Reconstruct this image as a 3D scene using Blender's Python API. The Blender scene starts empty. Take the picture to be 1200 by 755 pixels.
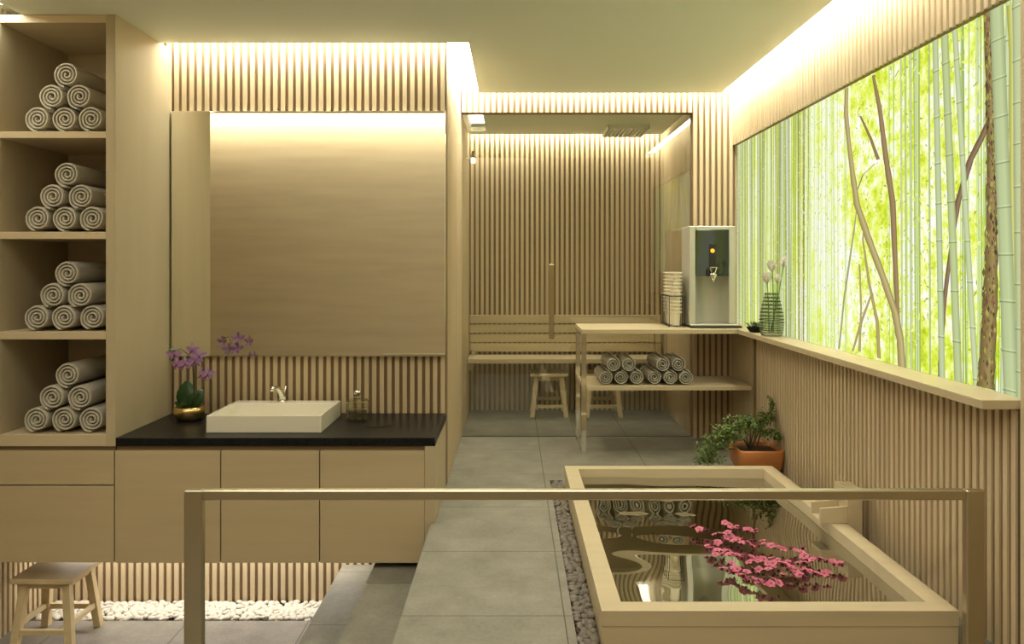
import bpy, math, random
from mathutils import Vector, Matrix
random.seed(7)
PI = math.pi
scn = bpy.context.scene
C = scn.collection

# ------------------------------------------------------------------ camera, world, exposure
F = 940.0; VX = 601.0; VY = 310.0; CH = 1.3
cam_d = bpy.data.cameras.new('camera'); cam = bpy.data.objects.new('camera', cam_d); C.objects.link(cam)
cam.location = (0, 0, CH); cam.rotation_euler = (PI/2, 0, 0)
cam_d.sensor_width = 36; cam_d.lens = 36*F/1200
cam_d.shift_x = -1/1200; cam_d.shift_y = -67.5/1200
cam_d.clip_start = 0.05
scn.camera = cam
scn.view_settings.view_transform = 'Standard'; scn.view_settings.look = 'None'
scn.view_settings.exposure = 0.0; scn.view_settings.gamma = 1.0
scn.view_settings.use_curve_mapping = False
w = bpy.data.worlds.new('world'); scn.world = w; w.use_nodes = True
w.node_tree.nodes['Background'].inputs[0].default_value = (1.0, .9, .7, 1)
w.node_tree.nodes['Background'].inputs[1].default_value = 0.05

WARM = (1.0, .94, .76); SOFT = (1.0, .97, .84)
def area(name, loc, rot, sx, sy, power, col=WARM):
    l = bpy.data.lights.new(name, 'AREA'); l.shape = 'RECTANGLE'; l.size = sx; l.size_y = sy
    l.energy = power; l.color = col
    o = bpy.data.objects.new(name, l); C.objects.link(o); o.location = loc; o.rotation_euler = rot
    return o
area('cabinet_under_lamp', (-1.72, 4.60, -.215), (0, 0, 0), 1.75, .05, 8.5, (1, .94, .82))
area('wall_wash_lamp', (-1.9, -.42, 3.235), (math.radians(-14), 0, 0), 4.4, .05, 74)
area('room_fill_light', (-.3, 1.75, 3.235), (0, 0, 0), 3.4, 1.4, 50, SOFT)  # unseen soft fill light, added to brighten the whole room

# ------------------------------------------------------------------ node helpers
def mat_new(name):
    m = bpy.data.materials.new(name); m.use_nodes = True
    nt = m.node_tree; return m, nt, nt.nodes['Principled BSDF']
def N(nt, t, **k):
    n = nt.nodes.new(t)
    for a, b in k.items(): setattr(n, a, b)
    return n
def ramp(nt, src, stops):
    r = N(nt, 'ShaderNodeValToRGB'); nt.links.new(src, r.inputs[0])
    e = r.color_ramp.elements
    while len(e) < len(stops): e.new(.5)
    for i, (p, c) in enumerate(stops):
        e[i].position = p; e[i].color = (*c, 1)
    return r.outputs[0]
def noise(nt, vec, scale, detail=3, rough=.55):
    n = N(nt, 'ShaderNodeTexNoise'); n.inputs['Scale'].default_value = scale
    n.inputs['Detail'].default_value = detail; n.inputs['Roughness'].default_value = rough
    if vec is not None: nt.links.new(vec, n.inputs['Vector'])
    return n.outputs['Fac']
def mapped(nt, sc):
    tc = N(nt, 'ShaderNodeTexCoord'); mp = N(nt, 'ShaderNodeMapping')
    mp.inputs['Scale'].default_value = sc
    nt.links.new(tc.outputs['Object'], mp.inputs['Vector']); return mp.outputs[0]
def bump(nt, b, src, s, d=.01):
    n = N(nt, 'ShaderNodeBump'); n.inputs['Strength'].default_value = s; n.inputs['Distance'].default_value = d
    nt.links.new(src, n.inputs['Height']); nt.links.new(n.outputs[0], b.inputs['Normal'])
def mul(c, k): return tuple(min(1, x*k) for x in c)
def wood(name, col, grain=(3, 40, 40), rough=.5, var=.12, coat=0):
    m, nt, b = mat_new(name)
    f = noise(nt, mapped(nt, grain), 1.0, 4)
    c = ramp(nt, f, [(.25, mul(col, 1-var)), (.5, col), (.75, mul(col, 1+var*.7))])
    nt.links.new(c, b.inputs['Base Color']); b.inputs['Roughness'].default_value = rough
    b.inputs['Coat Weight'].default_value = coat
    return m
def plain(name, col, rough=.5, metal=0, var=0, sc=20, bmp=0, emis=None, es=0):
    m, nt, b = mat_new(name)
    b.inputs['Base Color'].default_value = (*col, 1)
    b.inputs['Roughness'].default_value = rough; b.inputs['Metallic'].default_value = metal
    if var or bmp:
        f = noise(nt, mapped(nt, (sc, sc, sc)), 1.0, 3)
        if var:
            nt.links.new(ramp(nt, f, [(.3, mul(col, 1-var)), (.7, mul(col, 1+var))]), b.inputs['Base Color'])
        if bmp: bump(nt, b, f, bmp, .004)
    if emis:
        b.inputs['Emission Color'].default_value = (*emis, 1); b.inputs['Emission Strength'].default_value = es
    return m
def tile(name, x0, y0, px, py, col=(.225, .212, .172)):
    m, nt, b = mat_new(name)
    tc = N(nt, 'ShaderNodeTexCoord'); sp = N(nt, 'ShaderNodeSeparateXYZ')
    geo = N(nt, 'ShaderNodeNewGeometry'); nt.links.new(geo.outputs['Position'], sp.inputs[0])
    def line(o, off, p):
        a = N(nt, 'ShaderNodeMath', operation='SUBTRACT'); nt.links.new(o, a.inputs[0]); a.inputs[1].default_value = off
        d = N(nt, 'ShaderNodeMath', operation='DIVIDE'); nt.links.new(a.outputs[0], d.inputs[0]); d.inputs[1].default_value = p
        fl = N(nt, 'ShaderNodeMath', operation='FLOOR'); nt.links.new(d.outputs[0], fl.inputs[0])
        s = N(nt, 'ShaderNodeMath', operation='PINGPONG'); nt.links.new(d.outputs[0], s.inputs[0]); s.inputs[1].default_value = .5
        l = N(nt, 'ShaderNodeMath', operation='LESS_THAN'); nt.links.new(s.outputs[0], l.inputs[0]); l.inputs[1].default_value = .0025/p
        return l.outputs[0], fl.outputs[0]
    lx, fx = line(sp.outputs[0], x0, px); ly, fy = line(sp.outputs[1], y0, py)
    mx = N(nt, 'ShaderNodeMath', operation='MAXIMUM'); nt.links.new(lx, mx.inputs[0]); nt.links.new(ly, mx.inputs[1])
    f1 = noise(nt, geo.outputs['Position'], 5, 8, .65); f2 = noise(nt, geo.outputs['Position'], 60, 4, .7)
    ad = N(nt, 'ShaderNodeMix'); ad.inputs[0].default_value = .35
    nt.links.new(f1, ad.inputs[2]); nt.links.new(f2, ad.inputs[3])
    c = ramp(nt, ad.outputs[0], [(.3, mul(col, .66)), (.5, col), (.7, mul(col, 1.35))])
    mix = N(nt, 'ShaderNodeMix', data_type='RGBA'); nt.links.new(mx.outputs[0], mix.inputs[0])
    nt.links.new(c, mix.inputs[6]); mix.inputs[7].default_value = (.07, .062, .045, 1)
    nt.links.new(mix.outputs[2], b.inputs['Base Color']); b.inputs['Roughness'].default_value = .55
    bump(nt, b, f2, .12, .004)
    return m
WC = (.58, .475, .31)
W_SLAT = wood('slat_wood', (.62, .505, .325), (22, 22, .6), .5, .10)
W_BACK = wood('slat_backing', (.24, .155, .085), (20, 20, 1), .7, .1)
W_PANEL = wood('maple_panel', WC, (1.2, 14, 14), .42, .07)
W_WALL = wood('maple_wall', (.46, .375, .245), (1.0, 3, 10), .55, .09)
W_SIDE = wood('maple_side', (.48, .405, .265), (6, 6, 1.0), .55, .07)
W_CAB = wood('cabinet_wood', (.52, .42, .26), (1.2, 14, 14), .42, .07)
W_TUB = wood('tub_wood', (.57, .475, .305), (2, 16, 16), .42, .07)
W_PINE = wood('pine_wood', (.66, .53, .32), (14, 4, 14), .5, .14)
W_DARK = wood('recess_wood', (.22, .15, .075), (2, 20, 20), .6, .1)
PAINT = plain('ceiling_paint', (.82, .85, .72), .7)
TILE_P = tile('platform_tile', .19, 2.966, .67, .667)
TILE_A = tile('step_tile_upper', .19, 3.85, .67, .667)
TILE_B = tile('step_tile_lower', .19, 3.915, .67, .675)
TILE_L = tile('lower_tile', -1.80, 3.9, .667, .667, (.25, .23, .205))
TOWEL = plain('terry_towel', (.50, .465, .38), .95, var=.08, sc=200, bmp=.5)
CHROME = plain('polished_chrome', (.80, .78, .70), .06, 1)
BRONZE = plain('brushed_metal', (.56, .50, .36), .32, 1)
GRANITE = plain('black_granite', (.010, .010, .011), .32, var=.6, sc=70); GRANITE.node_tree.nodes['Principled BSDF'].inputs['Specular IOR Level'].default_value = .18
CERAM = plain('white_ceramic', (.80, .76, .64), .12)
GOLD = plain('gold_metal', (.80, .60, .27), .24, 1)
BLACKG = plain('black_gloss', (.008, .008, .008), .3); BLACKG.node_tree.nodes['Principled BSDF'].inputs['Specular IOR Level'].default_value = .15
BLACKM = plain('black_wire', (.02, .018, .015), .45)
STEEL = plain('silver_casing', (.60, .59, .52), .42, .35)
TERRA = plain('terracotta', (.52, .20, .06), .5, var=.08, sc=8)
SOIL = plain('dark_soil', (.05, .025, .015), .9, var=.4, sc=60, bmp=.6)
LEAF = plain('green_leaf', (.10, .165, .022), .5, var=.6, sc=25)
ORCLEAF = plain('orchid_leaf', (.025, .075, .022), .35, var=.2, sc=20)
PURPLE = plain('orchid_petal', (.36, .20, .40), .6, var=.2, sc=60)
PURPLED = plain('orchid_lip', (.16, .02, .07), .5)
STEMG = plain('stem_green', (.14, .22, .06), .5)
STEMB = plain('stem_brown', (.10, .08, .04), .6)
PINK = plain('pink_petal', (.62, .15, .25), .6, var=.10, sc=40)
PINKD = plain('dark_calyx', (.10, .015, .03), .6)
WHITEP = plain('white_petal', (.85, .82, .74), .6)
PAPER = plain('paper_cup_white', (.82, .77, .62), .6)
PEBW = plain('white_pebble', (.66, .63, .56), .55, var=.1, sc=30)
PEBG = plain('grey_pebble', (.20, .175, .145), .6, var=.25, sc=30)
ORANGE = plain('orange_button', (.9, .4, .02), .4, emis=(1, .42, .02), es=1.0)
LAMPW = plain('lamp_glow', (1, 1, 1), .4, emis=(1, .93, .75), es=3.0)
WHITEM = plain('white_board', (.80, .78, .68), .5)
MIRROR = plain('mirror_silver', (.93, .92, .86), .015, 1)
def glass_mat(name, tint=(1, 1, 1), base=.04, k=.96, power=5, rough=0.0):
    m = bpy.data.materials.new(name); m.use_nodes = True; nt = m.node_tree
    nt.nodes.remove(nt.nodes['Principled BSDF']); out = nt.nodes['Material Output']
    lw = N(nt, 'ShaderNodeLayerWeight'); lw.inputs[0].default_value = .5
    pw = N(nt, 'ShaderNodeMath', operation='POWER'); nt.links.new(lw.outputs['Facing'], pw.inputs[0]); pw.inputs[1].default_value = power
    ma = N(nt, 'ShaderNodeMath', operation='MULTIPLY_ADD'); nt.links.new(pw.outputs[0], ma.inputs[0]); ma.inputs[1].default_value = k; ma.inputs[2].default_value = base
    ma.use_clamp = True
    tr = N(nt, 'ShaderNodeBsdfTransparent'); tr.inputs[0].default_value = (*tint, 1)
    gl = N(nt, 'ShaderNodeBsdfGlossy'); gl.inputs['Roughness'].default_value = rough
    mx = N(nt, 'ShaderNodeMixShader'); nt.links.new(ma.outputs[0], mx.inputs[0])
    nt.links.new(tr.outputs[0], mx.inputs[1]); nt.links.new(gl.outputs[0], mx.inputs[2])
    nt.links.new(mx.outputs[0], out.inputs[0]); return m
GLASS = glass_mat('clear_glass', (.97, .98, .95), .09, .9, 4)
VGLASS = glass_mat('vase_glass', (.78, .80, .74), .06, .9, 3)
BGLASS = glass_mat('bottle_glass', (.86, .86, .74), .10, .9, 2.5)
WATER = glass_mat('tub_water', (.50, .54, .42), .46, .7, 2.2)

# ------------------------------------------------------------------ mesh helpers
class M:
    def __init__(s): s.v = []; s.f = []; s.mi = []; s.m = 0
    def add(s, vs, fs):
        b = len(s.v); s.v += [tuple(v) for v in vs]
        for f in fs: s.f.append(tuple(b+i for i in f)); s.mi.append(s.m)
        return s
    def box(s, x0, x1, y0, y1, z0, z1):
        return s.add([(x0,y0,z0),(x1,y0,z0),(x1,y1,z0),(x0,y1,z0),(x0,y0,z1),(x1,y0,z1),(x1,y1,z1),(x0,y1,z1)],
            [(0,3,2,1),(4,5,6,7),(0,1,5,4),(1,2,6,5),(2,3,7,6),(3,0,4,7)])
    def bbox(s, x0, x1, y0, y1, z0, z1, r=.003):          # box with chamfered edges
        vs = []; idx = {}
        xs, ys, zs = (x0, x1), (y0, y1), (z0, z1)
        for i in (0,1):
            for j in (0,1):
                for k in (0,1):
                    sx, sy, sz = (1-2*i)*r, (1-2*j)*r, (1-2*k)*r
                    idx[i,j,k,0] = len(vs); vs.append((xs[i], ys[j]+sy, zs[k]+sz))
                    idx[i,j,k,1] = len(vs); vs.append((xs[i]+sx, ys[j], zs[k]+sz))
                    idx[i,j,k,2] = len(vs); vs.append((xs[i]+sx, ys[j]+sy, zs[k]))
        I = idx; fs = []
        for i in (0,1): fs.append([I[i,0,0,0], I[i,1,0,0], I[i,1,1,0], I[i,0,1,0]])
        for j in (0,1): fs.append([I[0,j,0,1], I[1,j,0,1], I[1,j,1,1], I[0,j,1,1]])
        for k in (0,1): fs.append([I[0,0,k,2], I[1,0,k,2], I[1,1,k,2], I[0,1,k,2]])
        for i in (0,1):
            for j in (0,1): fs.append([I[i,j,0,0], I[i,j,1,0], I[i,j,1,1], I[i,j,0,1]])
        for i in (0,1):
            for k in (0,1): fs.append([I[i,0,k,0], I[i,1,k,0], I[i,1,k,2], I[i,0,k,2]])
        for j in (0,1):
            for k in (0,1): fs.append([I[0,j,k,1], I[1,j,k,1], I[1,j,k,2], I[0,j,k,2]])
        for i in (0,1):
            for j in (0,1):
                for k in (0,1): fs.append([I[i,j,k,0], I[i,j,k,1], I[i,j,k,2]])
        c = Vector(((x0+x1)/2, (y0+y1)/2, (z0+z1)/2)); out = []
        for f in fs:
            p = [Vector(vs[q]) for q in f]; n = (p[1]-p[0]).cross(p[2]-p[0])
            out.append(tuple(f) if n.dot(sum(p, Vector())/len(p)-c) > 0 else tuple(reversed(f)))
        return s.add(vs, out)
    def hexa(s, b, t):                                     # bottom quad, top quad
        return s.add(list(b)+list(t), [(0,3,2,1),(4,5,6,7),(0,1,5,4),(1,2,6,5),(2,3,7,6),(3,0,4,7)])
    def lathe(s, prof, c=(0,0,0), n=28, cap=True, sx=1, sy=1):
        vs = []; fs = []
        for r, z in prof:
            for i in range(n):
                a = 2*PI*i/n; vs.append((c[0]+r*math.cos(a)*sx, c[1]+r*math.sin(a)*sy, c[2]+z))
        for k in range(len(prof)-1):
            for i in range(n):
                j = (i+1) % n; fs.append((k*n+i, k*n+j, (k+1)*n+j, (k+1)*n+i))
        if cap:
            fs.append(tuple(range(n-1, -1, -1))); fs.append(tuple((len(prof)-1)*n+i for i in range(n)))
        return s.add(vs, fs)
    def tube(s, pts, r, n=8, cap=True):
        pts = [Vector(p) for p in pts]; rs = r if isinstance(r, (list, tuple)) else [r]*len(pts)
        vs = []; fs = []; up = None
        for i, p in enumerate(pts):
            t = (pts[min(i+1, len(pts)-1)]-pts[max(i-1, 0)]).normalized()
            if up is None: up = Vector((0,0,1)) if abs(t.z) < .9 else Vector((1,0,0))
            a = t.cross(up)
            if a.length < 1e-5: a = t.cross(Vector((0,1,.1)))
            a.normalize(); b = a.cross(t).normalized(); up = b
            for k in range(n):
                q = 2*PI*k/n; vs.append(p+a*math.cos(q)*rs[i]+b*math.sin(q)*rs[i])
        for i in range(len(pts)-1):
            for k in range(n):
                j = (k+1) % n; fs.append((i*n+k, i*n+j, (i+1)*n+j, (i+1)*n+k))
        if cap: fs.append(tuple(range(n-1,-1,-1))); fs.append(tuple((len(pts)-1)*n+k for k in range(n)))
        return s.add(vs, fs)
    def torus(s, c, R, r, n=32, k=6):
        vs = []; fs = []
        for i in range(n):
            a = 2*PI*i/n
            for j in range(k):
                q = 2*PI*j/k; rr = R+r*math.cos(q)
                vs.append((c[0]+rr*math.cos(a), c[1]+rr*math.sin(a), c[2]+r*math.sin(q)))
        for i in range(n):
            for j in range(k):
                fs.append((i*k+j, ((i+1)%n)*k+j, ((i+1)%n)*k+(j+1)%k, i*k+(j+1)%k))
        return s.add(vs, fs)
    def leaf(s, p, d, up, L, W, bend=.2, n=3):
        p = Vector(p); d = Vector(d).normalized(); side = d.cross(Vector(up))
        if side.length < 1e-4: side = Vector((1,0,0))
        side.normalize(); nrm = side.cross(d).normalized(); vs = []; fs = []
        for i in range(n+1):
            t = i/n; wd = W*.5*math.sin(PI*min(.97, .08+.89*t))**.8
            q = p+d*L*t-nrm*bend*L*t*t
            vs += [q-side*wd+nrm*wd*.25, q, q+side*wd+nrm*wd*.25]
        for i in range(n):
            a = i*3; fs += [(a, a+1, a+4, a+3), (a+1, a+2, a+5, a+4)]
        return s.add(vs, fs)
def obj(name, m, mat, parent=None, smooth=False, origin=None):
    me = bpy.data.meshes.new(name)
    if parent is not None: o0 = Vector(parent.get('wloc', tuple(parent.location)))
    elif origin is not None: o0 = Vector(origin)
    else:
        xs = [v[0] for v in m.v]; ys = [v[1] for v in m.v]; zs = [v[2] for v in m.v]
        o0 = Vector(((min(xs)+max(xs))/2, (min(ys)+max(ys))/2, min(zs)))
    me.from_pydata([tuple(Vector(v)-o0) for v in m.v], [], m.f); 
    mats = mat if isinstance(mat, (list, tuple)) else [mat]
    for q in mats: me.materials.append(q)
    if len(mats) > 1: me.polygons.foreach_set('material_index', m.mi)
    if smooth: me.polygons.foreach_set('use_smooth', [True]*len(me.polygons))
    me.update()
    o = bpy.data.objects.new(name, me); C.objects.link(o)
    if parent is not None: o.parent = parent
    else: o.location = o0
    if parent is not None: WL[o.name] = o0
    return o
WL = {}
def sub(name, m, mat, part, smooth=False):                 # child of a part (part sits at its thing's origin)
    o0 = WL[part.name]; me = bpy.data.meshes.new(name)
    me.from_pydata([tuple(Vector(v)-o0) for v in m.v], [], m.f); me.materials.append(mat)
    if smooth: me.polygons.foreach_set('use_smooth', [True]*len(me.polygons))
    o = bpy.data.objects.new(name, me); C.objects.link(o); o.parent = part; return o
def tag(o, label=None, cat=None, group=None, kind=None):
    if label: o['label'] = label
    if cat: o['category'] = cat
    if group: o['group'] = group
    if kind: o['kind'] = kind
    return o
def thing(name, label, cat, loc, group=None, kind=None):
    o = bpy.data.objects.new(name, None); C.objects.link(o); o.location = loc; o.empty_display_size = .05
    return tag(o, label, cat, group, kind)
def struct(name, m, mat, label=None):
    o = obj(name, m, mat, origin=(0, 0, 0)); return tag(o, kind='structure', label=label)
def dup(root, loc, rot=None, label=None, group=None, scale=None):
    r = root.copy(); C.objects.link(r); r.location = loc
    if rot is not None: r.rotation_euler = rot if isinstance(rot, (tuple, list)) else (0, 0, rot)
    if scale is not None: r.scale = scale
    if label: r['label'] = label
    if group: r['group'] = group
    for ch in list(root.children):
        c = ch.copy(); C.objects.link(c); c.parent = r
        for g in list(ch.children):
            d = g.copy(); C.objects.link(d); d.parent = c
    return r
def P(px, py, d): return Vector(((px-VX)*d/F, d, CH-(py-VY)*d/F))

# ------------------------------------------------------------------ the setting
PITCH = .0446; SW = .0245; SD = .013
def slats(m, axis, face, sgn, a0, a1, z0, z1, off=0, thick=.08, SD=SD):
    """slats with outer face at `face`, facing direction sgn along the other axis; backing behind them"""
    f0, f1 = face, face - sgn*SD
    lo, hi = min(f0, f1), max(f0, f1)
    b0, b1 = f1, f1 - sgn*thick; bl, bh = min(b0, b1), max(b0, b1)
    m.m = 1
    m.box(a0, a1, bl, bh, z0, z1) if axis == 'x' else m.box(bl, bh, a0, a1, z0, z1)
    m.m = 0
    a = a0 + off
    while a < a1 - .004:
        e = min(a+SW, a1)
        m.box(a, e, lo, hi, z0, z1) if axis == 'x' else m.box(lo, hi, a, e, z0, z1)
        a += PITCH
    return m
SM = [W_SLAT, W_BACK]
TOP = 2.85
m = M(); slats(m, 'x', 4.70, -1, -2.71, -.39, -.68, TOP, .012); struct('wall_back', m, SM)
m = M(); slats(m, 'x', 6.0, -1, -.385, 1.35, 2.438, TOP, .005); slats(m, 'x', 6.0, -1, 1.35, 1.76, 0, TOP, .002)
struct('wall_sauna_front', m, SM)
m = M(); slats(m, 'x', 7.15, -1, -.385, 1.345, 0, TOP, .01); struct('wall_sauna_back', m, SM)
m = M(); slats(m, 'y', 1.345, -1, 6.105, 7.15, 0, TOP, .01, .06); struct('wall_sauna_right', m, SM)
m = M(); slats(m, 'y', -.39, 1, 4.802, 7.25, 0, TOP, .0, .09); struct('wall_partition', m, SM)
m = M(); slats(m, 'y', -2.71, 1, 2.3, 4.72, -.68, TOP, .01); struct('wall_left', m, SM)
m = M()
slats(m, 'y', 1.645, -1, 2.625, 6.05, 0.0, .8275, .0, SD=.008)
struct('wall_right', m, SM)
m = M(); slats(m, 'y', 1.645, -1, 2.60, 6.05, 2.192, 3.3, .0); struct('wall_right_upper', m, SM)
m = M(); slats(m, 'y', 1.645, -1, -.6, 2.60, -.68, 3.3, .01, SD=.008); struct('wall_right_near', m, SM)
m = M(); m.m = 1; m.box(1.70, 1.80, 2.6, 6.1, .83, 2.19); m.mi = [1]*6; struct('wall_right_recess', m, SM)
m = M(); m.box(-4.3, 1.8, -.7, -.6, -.7, 3.3); struct('wall_front', m, W_WALL)
m = M(); m.box(-4.4, -4.2, -.7, 2.4, -.7, 3.3); m.box(-4.3, -2.71, 2.3, 2.4, -.7, 3.3); struct('wall_far_left', m, W_WALL)
# floors
m = M()
m.box(-.412, .222, 2.62, 4.72, -.70, 0); m.box(-.40, .222, 4.72, 7.3, -.70, 0); m.box(.222, 1.80, 4.83, 7.3, -.70, 0)
m.box(1.52, 1.80, 2.62, 4.83, -.70, 0); m.box(.3015, 1.52, 4.70, 4.83, -.70, 0); m.box(.222, .3015, 2.62, 4.83, -.70, -.04)
m.box(.3015, 1.52, 2.62, 4.70, -.70, -.50); m.box(.3015, 1.52, 2.62, 2.729, -.50, -.05)
struct('floor', m, TILE_P)
m = M(); m.box(-.705, -.412, 2.62, 4.70, -.70, -.23); struct('trim_1', m, TILE_A, 'upper grey stone step')
m = M(); m.box(-.996, -.705, 2.62, 4.70, -.70, -.46); struct('trim_2', m, TILE_B, 'lower grey stone step')
m = M(); m.box(-4.3, -.996, -.7, 4.455, -.80, -.68); m.box(-.996, 1.80, -.7, 2.62, -.80, -.68)
m.box(-2.8, -.996, 4.455, 4.76, -.80, -.72); struct('floor_lower', m, TILE_L)
# ceiling panel, upper lid, sauna ceiling
m = M(); m.box(-2.465, 1.525, 2.70, 4.546, 2.556, 2.60); m.box(-.25, 1.525, 4.546, 5.874, 2.556, 2.60); struct('ceiling', m, PAINT)
m = M(); m.box(-2.9, 1.85, 2.70, 7.3, 2.66, 2.74); m.box(-2.9, 1.85, 2.66, 2.70, 2.556, 3.3); m.box(-4.4, 1.85, -.7, 2.70, 3.25, 3.35)
struct('ceiling_upper', m, PAINT)
m = M(); m.box(-.385, 1.30, 6.10, 7.01, 2.438, 2.47); struct('ceiling_sauna', m, PAINT)
m = M(); m.box(1.632, 1.644, 5.425, 5.443, .001, .827); struct('trim_3', m, W_DARK)

# glowing diffuser strips that close the gaps between ceiling panel and walls
def cove(label, x0, x1, y0, y1, z, L):
    m = bpy.data.materials.new('cove_glow'); m.use_nodes = True; nt = m.node_tree
    nt.nodes.remove(nt.nodes['Principled BSDF']); em = N(nt, 'ShaderNodeEmission')
    em.inputs[0].default_value = (*WARM, 1); em.inputs[1].default_value = L
    nt.links.new(em.outputs[0], nt.nodes['Material Output'].inputs[0])
    q = M(); q.box(x0, x1, y0, y1, z, z+.006)
    tag(obj('cove_light_strip', q, m), label, 'light strip', 'cove lights')
cove('glowing cove light strip in the ceiling gap above the vanity', -1.996, -.395, 4.550, 4.698, 2.603, 21)
cove('glowing cove light strip in the ceiling gap along the corridor partition', -.386, -.252, 4.71, 5.995, 2.603, 33)
cove('glowing cove light strip in the ceiling gap above the sauna front', -.25, 1.520, 5.878, 5.997, 2.603, 21)
cove('glowing cove light strip in the ceiling gap above the bamboo mural', 1.529, 1.643, 2.75, 5.997, 2.603, 31)
cove('glowing cove light strip in the ceiling gap at the far left wall', -2.69, -2.47, 2.75, 4.02, 2.603, 12)
cove('glowing cove light strip at the rear edge of the sauna ceiling', -.38, 1.30, 7.014, 7.146, 2.473, 20)

# ------------------------------------------------------------------ backlit bamboo mural
def mural():
    X = 1.678; y0, y1, z0, z1 = 2.6, 6.02, .8585, 2.19
    root = thing('bamboo_mural', 'large backlit picture of a sunlit bamboo forest above the wooden ledge', 'mural', (X, 4.3, z0))
    m = M(); m.box(X, X+.018, y0, y1, z0, z1)
    mt = bpy.data.materials.new('forest_print'); mt.use_nodes = True; nt = mt.node_tree
    nt.nodes.remove(nt.nodes['Principled BSDF']); out = nt.nodes['Material Output']
    geo = N(nt, 'ShaderNodeNewGeometry')
    def sc(v):
        mp = N(nt, 'ShaderNodeMapping'); mp.inputs['Scale'].default_value = v
        nt.links.new(geo.outputs['Position'], mp.inputs['Vector']); return mp.outputs[0]
    big = noise(nt, sc((1, 1.6, 1.6)), 1.0, 3, .6)
    fine = noise(nt, sc((1, 16, 16)), 1.0, 7, .72)
    vert = noise(nt, sc((1, 34, .7)), 1.0, 3, .6)
    sp = N(nt, 'ShaderNodeSeparateXYZ'); nt.links.new(geo.outputs['Position'], sp.inputs[0])
    mr = N(nt, 'ShaderNodeMapRange'); nt.links.new(sp.outputs[1], mr.inputs[0])
    for i, v in enumerate((3.9, 4.9, 0.12, .85)): mr.inputs[i+1].default_value = v
    mv = N(nt, 'ShaderNodeMix'); nt.links.new(mr.outputs[0], mv.inputs[0]); nt.links.new(fine, mv.inputs[2]); nt.links.new(vert, mv.inputs[3])
    s1 = N(nt, 'ShaderNodeMath', operation='MULTIPLY_ADD'); nt.links.new(big, s1.inputs[0]); s1.inputs[1].default_value = .55; nt.links.new(mv.outputs[0], s1.inputs[2])
    ds = N(nt, 'ShaderNodeVectorMath', operation='DISTANCE'); nt.links.new(sc((0, .8, 1)), ds.inputs[0]); ds.inputs[1].default_value = (0, 4.15*.8, 1.25)
    gl = N(nt, 'ShaderNodeMapRange'); nt.links.new(ds.outputs['Value'], gl.inputs[0]); gl.inputs[1].default_value = 0; gl.inputs[2].default_value = .75; gl.inputs[3].default_value = .11; gl.inputs[4].default_value = 0
    s2 = N(nt, 'ShaderNodeMath', operation='ADD'); nt.links.new(s1.outputs[0], s2.inputs[0]); nt.links.new(gl.outputs[0], s2.inputs[1]); s1 = s2
    c = ramp(nt, s1.outputs[0], [(.47, (.18, .26, .02)), (.60, (.46, .62, .03)), (.71, (.74, .88, .06)), (.80, (.93, 1.0, .30)), (.88, (1, 1, .90))])
    em = N(nt, 'ShaderNodeEmission'); em.inputs[1].default_value = 1.0
    nt.links.new(c, em.inputs[0]); nt.links.new(em.outputs[0], out.inputs[0])
    obj('lit_panel', m, mt, root)
    # printed culms, trunks and leaves: coloured flat shapes on the picture's surface
    V = []; Fc = []; Cl = []
    layer = [0]
    def strip(pts, wds, col, cen=None):
        """pts (y,z) bottom to top; across-gradient from three columns"""
        layer[0] += 1; x = X-.0008-layer[0]*.0000040; b = len(V)
        cen = cen or tuple(min(1, q*1.12) for q in col)
        cols = [tuple(q*.72 for q in col), cen, col, tuple(q*.66 for q in col)]; offs = [-.5, -.15, .25, .5]
        for (y, z), wd in zip(pts, wds):
            for o_, cc in zip(offs, cols):
                V.append((x, min(y1, max(y0, y+o_*wd)), min(z1, max(z0, z)))); Cl.append(cc)
        for i in range(len(pts)-1):
            for k in range(3):
                a = b+i*4+k; Fc.append((a, a+4, a+5, a+1))
    def px(x, y):
        d = 1577.3/(x-VX); return (d, CH-(y-VY)*d/F)
    rnd = random.Random(3)
    def culm(ya, yb, wd, col, node=.17):
        """vertical culm from (ya at bottom) to (yb at top) with node rings"""
        n = 8; strip([(ya+(yb-ya)*i/n, z0+(z1-z0)*i/n) for i in range(n+1)], [wd]*(n+1), col)
        if wd > .024:
            z = z0+rnd.uniform(0, node)
            while z < z1:
                t = (z-z0)/(z1-z0); yy = ya+(yb-ya)*t
                strip([(yy, z-.004), (yy, z+.001)], [wd*1.10, wd*1.06], tuple(q*.62 for q in col), tuple(q*.7 for q in col))
                strip([(yy, z+.001), (yy, z+.007)], [wd*1.04, wd*1.0], tuple(q*1.12 for q in col), tuple(min(1, q*1.3) for q in col))
                z += node*rnd.uniform(.85, 1.2)
    def leaves(n, ya, yb, za, zb, cols, s0, s1):
        for _ in range(n):
            layer[0] += .05; x = X-.0008-layer[0]*.0000040
            y = rnd.uniform(ya, yb); z = rnd.uniform(za, zb); s = rnd.uniform(s0, s1); a = rnd.uniform(0, 2*PI)
            c, sn = math.cos(a), math.sin(a); b = len(V); col = rnd.choice(cols)
            for u, v in ((-s, 0), (0, -s*.32), (s, 0), (0, s*.32)):
                V.append((x, min(y1, max(y0, y+u*c-v*sn)), min(z1, max(z0, z+u*sn+v*c)))); Cl.append(col)
            Fc.append((b, b+1, b+2, b+3))
    YG = [(.70, .82, .06), (.85, .96, .15), (.55, .66, .06), (.95, 1, .4), (.42, .50, .06)]
    PALE = [(.56, .64, .34), (.46, .54, .24), (.64, .70, .50), (.42, .48, .14), (.58, .66, .26), (.70, .74, .52)]
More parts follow.
